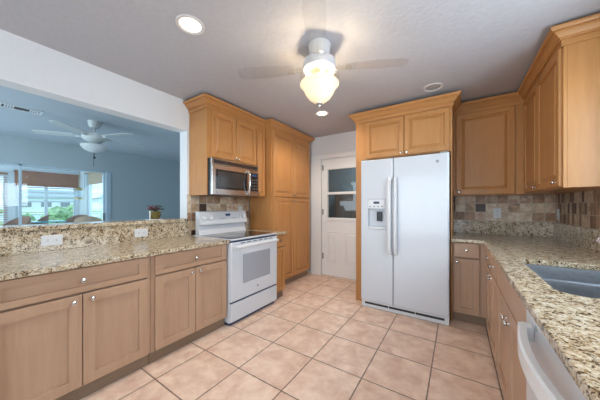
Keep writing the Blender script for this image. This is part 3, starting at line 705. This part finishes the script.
b = bx(.40, .475, on_bg(1.15)-.005, on_bg(1.15)+.006, 1.128, 1.158); b.build('clock_display', M['display'], bg)
for k in range(8): bx(.30+.022*(k % 4)+(.20 if k > 3 else 0), .314+.022*(k % 4)+(.20 if k > 3 else 0), on_bg(1.10)-.0025, on_bg(1.10)+.004, 1.095, 1.102).build('button', M['grey'], bg)
# ------------------------------------------------------------------ microwave
t = thing('microwave_oven', 'stainless over-range microwave hung under the left wall cabinet', 'microwave', (-2.335, 1.7045, 0), EAST)
MW = .757
bx(0, MW, 0, .36, 1.387, 1.806, bevel=.003).build('case', M['black'], t)
bx(0, MW, -.022, -.0005, 1.735, 1.806, bevel=.003).build('top_panel', M['steel'], t)
g = MB()
for k in range(4): g.box(.03, MW-.015, -.0255, -.0222, 1.748+k*.0115, 1.757+k*.0115)
g.build('vent_grille', M['black'], t)
dr = bx(0, .575, -.03, -.0005, 1.39, 1.732, bevel=.004).build('door', M['steel'], t)
bx(.05, .545, -.0335, -.0302, 1.455, 1.685, bevel=.001).build('door_glass', M['blackglass'], dr)
bx(.085, .46, -.0352, -.0337, 1.478, 1.662, bevel=.001).build('window', M['mwglass'], dr)
hp = []
for k in range(13):
    u_ = k/12; hp.append((.553-.012*math.sin(PI*u_), -.036-.045*math.sin(PI*u_)**.6, 1.41+.305*u_))
MB().tube(hp, .013, 12).build('handle', M['nickel'], dr, True)
cp = bx(.577, MW, -.03, -.0005, 1.39, 1.732, bevel=.004).build('control_panel', M['steel'], t)
bx(.60, MW-.02, -.0335, -.0302, 1.455, 1.70, bevel=.001).build('keypad', M['blackglass'], cp)
bx(.62, MW-.04, -.0347, -.0337, 1.655, 1.685).build('clock_display', M['display'], cp)
for k in range(12): bx(.618+.04*(k % 3), .646+.04*(k % 3), -.0345, -.0337, 1.475+.04*(k//3), 1.497+.04*(k//3)).build('button', M['dkgrey'], cp)
MB().lathe([(.012, -.0315), (.012, -.0298)], 'y', (.06, 0, 1.422), 16).build('badge', M['grey'], dr)
# ------------------------------------------------------------------ fridge
t = thing('refrigerator', 'white side-by-side refrigerator with a dispenser in its left door', 'refrigerator', (-1.012, 2.93, 0), SOUTH)
FW, FH = .944, 1.822
bx(.003, FW-.003, .078, .86, .0, 1.808, bevel=.004).build('body', M['fridge_side'], t)
gr = bx(.003, FW-.003, .03, .0775, .0, .082, bevel=.004).build('base_grille', M['appl2'], t)
for k in range(3): bx(.045+.287*k, .325+.287*k, .0275, .0305, .040, .064).build('grille_slot', M['black'], gr)
# freezer door as a frame round the dispenser recess
sx = .383; c0, c1, e0, e1 = .088, .302, .975, 1.345
ld = MB().rings([(0.0, sx, .088, FH, .072), (0.0, sx, .088, FH, .014), (.006, sx-.004, .094, FH-.006, .004), (.016, sx-.010, .104, FH-.016, 0), (c0, c1, e0, e1, 0), (c0+.004, c1-.004, e0+.004, e1-.004, .004), (c0+.006, c1-.006, e0+.006, e1-.006, .058)]).build('freezer_door', M['appl'], t)
bx(sx+.001, sx+.004, .02, .072, .09, 1.815).build('door_gasket', M['grey'], t)
MB().rings([(sx+.005, FW, .088, FH, .072), (sx+.005, FW, .088, FH, .014), (sx+.009, FW-.006, .094, FH-.006, .004), (sx+.015, FW-.016, .104, FH-.016, 0)]).build('fridge_door', M['appl'], t)
rd = t.children[-1]
dp = bx(c0+.005, c1-.005, -.004, .05, 1.225, e1-.006, bevel=.004).build('dispenser_panel', M['appl2'], ld)
bx(c0+.072, c0+.142, -.0055, -.0042, 1.283, 1.312).build('display', M['navy'], dp)
for k in range(4): bx(c0+.02+.047*k, c0+.045+.047*k, -.0052, -.0042, 1.246, 1.258).build('button', M['grey'], dp)
bx(c0+.105, c0+.165, .012, .03, 1.075, 1.19, bevel=.004).build('paddle', M['black'], ld)
bx(c0+.006, c1-.006, -.006, .05, e0+.006, e0+.03, bevel=.004).build('drip_tray', M['appl2'], ld)
def fr_handle(x, parent):
    h = MB(); pts = [(x, -.004, .70), (x, -.042, .73), (x, -.052, .80), (x, -.055, 1.14), (x, -.052, 1.47), (x, -.042, 1.55), (x, -.004, 1.58)]
    h.tube(pts, .019, 14, .019); h.build('handle', M['appl2'], parent, True)
fr_handle(sx-.030, ld); fr_handle(sx+.035, rd)
MB().lathe([(.016, -.0025), (.016, .0002)], 'y', (.835, 0, 1.735), 18).build('badge', M['grey'], rd)
for x in (.01, FW-.09): bx(x, x+.08, .02, .12, 1.8225, 1.836, bevel=.004).build('hinge_cover', M['grey'], t)

# ------------------------------------------------------------------ outlets
def outlet(loc, face, label, horizontal=False, switch=False):
    t = thing('wall_outlet', label, 'outlet', loc, face, 'white wall outlets')
    wd, ht = (.122, .082) if horizontal else (.078, .122)
    bx(-wd/2, wd/2, -.007, 0, -ht/2, ht/2, bevel=.003).build('plate', M['appl2'], t)
    for s in (-1, 1):
        c = (s*.024, 0) if horizontal else (0, s*.024)
        r = bx(c[0]-.016, c[0]+.016, -.0095, -.0072, c[1]-.016, c[1]+.016, bevel=.002).build('receptacle', M['appl2'], t)
        sl = MB()
        for q in (-1, 1):
            if horizontal: sl.box(c[0]-.005, c[0]+.005, -.0103, -.0096, q*.006-.0012, q*.006+.0012)
            else: sl.box(c[0]+q*.006-.0012, c[0]+q*.006+.0012, -.0103, -.0096, c[1]-.005, c[1]+.005)
        sl.build('slots', M['black'], r)
outlet((-2.691, .507, .987), EAST, 'white horizontal outlet on the left granite backsplash, nearer the camera', True)
outlet((-2.691, 1.148, .985), EAST, 'white horizontal outlet on the left granite backsplash, below the potted plant', True)
outlet((-2.711, 2.50, 1.19), EAST, 'white outlet on the tile behind the right end of the stove')
outlet((.417, 3.851, 1.168), SOUTH, 'white outlet on the back tile under the single-door wall cabinet')
outlet((.931, 3.77, 1.165), WEST, 'white outlet on the right wall tile beside the corner')
# ------------------------------------------------------------------ plant
t = thing('potted_plant', 'small dark red leafed plant in an amber pot on the granite ledge', 'plant', (-2.80, 1.335, 1.1065))
MB().lathe([(.038, .007), (.046, .011), (.056, .05), (.062, .088), (.062, .095), (.056, .095), (.054, .085)], n=22).build('pot', M['amber_pot'], t, True)
b = MB(); b.box(-.06, .06, -.080, .062, 0, .006); b.box(.044, .05, -.080, -.071, .0065, .098); b.build('holder_glints', M['appl2'], t)  # white base and edge piece stand in for glints on a glass holder
for k in range(34):
    a = random.uniform(0, 6.28); rr = random.uniform(.02, .095); zz = random.uniform(.105, .155)
    c = Vector((rr*math.cos(a)*.7, rr*math.sin(a), zz)); b = MB()
    d1 = Vector((math.cos(a), math.sin(a), random.uniform(-.3, .3))).normalized(); d2 = d1.cross(Vector((0, 0, 1))).normalized()
    q = [c-d1*.024, c+d2*.014+Vector((0, 0, .004)), c+d1*.026, c-d2*.014+Vector((0, 0, .004))]
    lo = [b.bm.verts.new(p) for p in q]; hi = [b.bm.verts.new(p+Vector((0, 0, .002))) for p in q]
    for i in range(4): b.bm.faces.new((lo[i], lo[(i+1) % 4], hi[(i+1) % 4], hi[i]))
    b.bm.faces.new(lo); b.bm.faces.new(hi)
    b.tube([(0, 0, .095), tuple(c*.55+Vector((0, 0, .05))), tuple(c)], .0018, 5)
    b.build('leaf', M['red_leaf'] if k % 3 else M['green_leaf'], t)
MB().lathe([(.053, .080), (.038, .090), (.01, .094)], n=14).build('soil', M['black'], t)

# ------------------------------------------------------------------ ceiling lights
def can(loc, lit, label, power=0):
    t = thing('recessed_light', label, 'ceiling light', (*loc, CEIL), 0, 'round recessed ceiling lights')
    b = MB(); prof = [(.094, -.0005), (.094, -.006), (.088, -.009), (.074, -.006), (.070, -.0005)]; n = 32; rr = []
    for r, h in prof: rr.append([b.bm.verts.new((r*math.cos(2*PI*i/n), r*math.sin(2*PI*i/n), h)) for i in range(n)])
    for p, q in zip(rr, rr[1:]+rr[:1]):
        for i in range(n): b.bm.faces.new((p[i], p[(i+1) % n], q[(i+1) % n], q[i]))
    b.build('trim_ring', M['can_trim'], t, True)
    MB().lathe([(.069, -.0005), (.069, -.002), (.05, -.004)], n=28).build('lens', M['lens_on'] if lit else M['lens_off'], t, True)
    if lit:
        l = light('recessed_lamp', 'SPOT', (0, 0, -.012), power, (1, .88, .72), (0, 0, 0), radius=.06, parent=t); l.data.spot_size = math.radians(150); l.data.spot_blend = .6
can((-1.552, .973), True, 'lit recessed ceiling light over the left counter, large at top left', 58)
can((-1.54, 2.89), True, 'lit recessed ceiling light beyond the fan, near the pantry', 62)
can((-.216, 2.90), False, 'unlit grey recessed ceiling light in front of the fridge cabinet')
# kitchen fan light
t = thing('ceiling_fan', 'kitchen ceiling fan with clear blades and a glowing alabaster bowl light', 'ceiling fan', (-.905, 1.655, CEIL))
MB().lathe([(.06, -.10), (.075, -.09), (.082, -.04), (.088, -.0005)], n=28).build('canopy', M['fanwhite'], t, True)
MB().lathe([(.09, -.205), (.122, -.195), (.130, -.165), (.124, -.13), (.10, -.108), (.055, -.10)], n=32).build('motor_housing', M['fanwhite'], t, True)
for k in range(4): blade(t, .45+k*PI/2, .20, .66, .13, -.185, M['acrylic'], M['crystal'])
MB().lathe([(.118, -.2755), (.148, -.262), (.158, -.243), (.140, -.218), (.10, -.2055)], n=56, flute=-.07, fn=1).build('crystal_band', M['crystal'], t)
MB().lathe([(.02, -.452), (.05, -.442), (.085, -.415), (.110, -.378), (.124, -.345), (.142, -.322), (.152, -.312), (.150, -.302), (.138, -.290), (.115, -.276)], n=36).build('light_bowl', M['amber_bowl'], t, True)
MB().lathe([(.004, -.488), (.010, -.482), (.012, -.475), (.008, -.468), (.022, -.458), (.024, -.450)], n=16).build('finial', M['nickel'], t, True)
for k in range(4):
    a = PI/4+k*PI/2; p_ = (.088*math.cos(a), .088*math.sin(a), -.235)
    MB().lathe([(.006, -.018), (.016, -.012), (.020, 0), (.015, .012), (.009, .022), (.009, .030)], at=p_, n=12).build('bulb', M['bulb'], t, True)
    light('bulb_lamp', 'POINT', (.108*math.cos(a), .108*math.sin(a), -.238), 5.4, (1, .84, .60), radius=.012, parent=t)
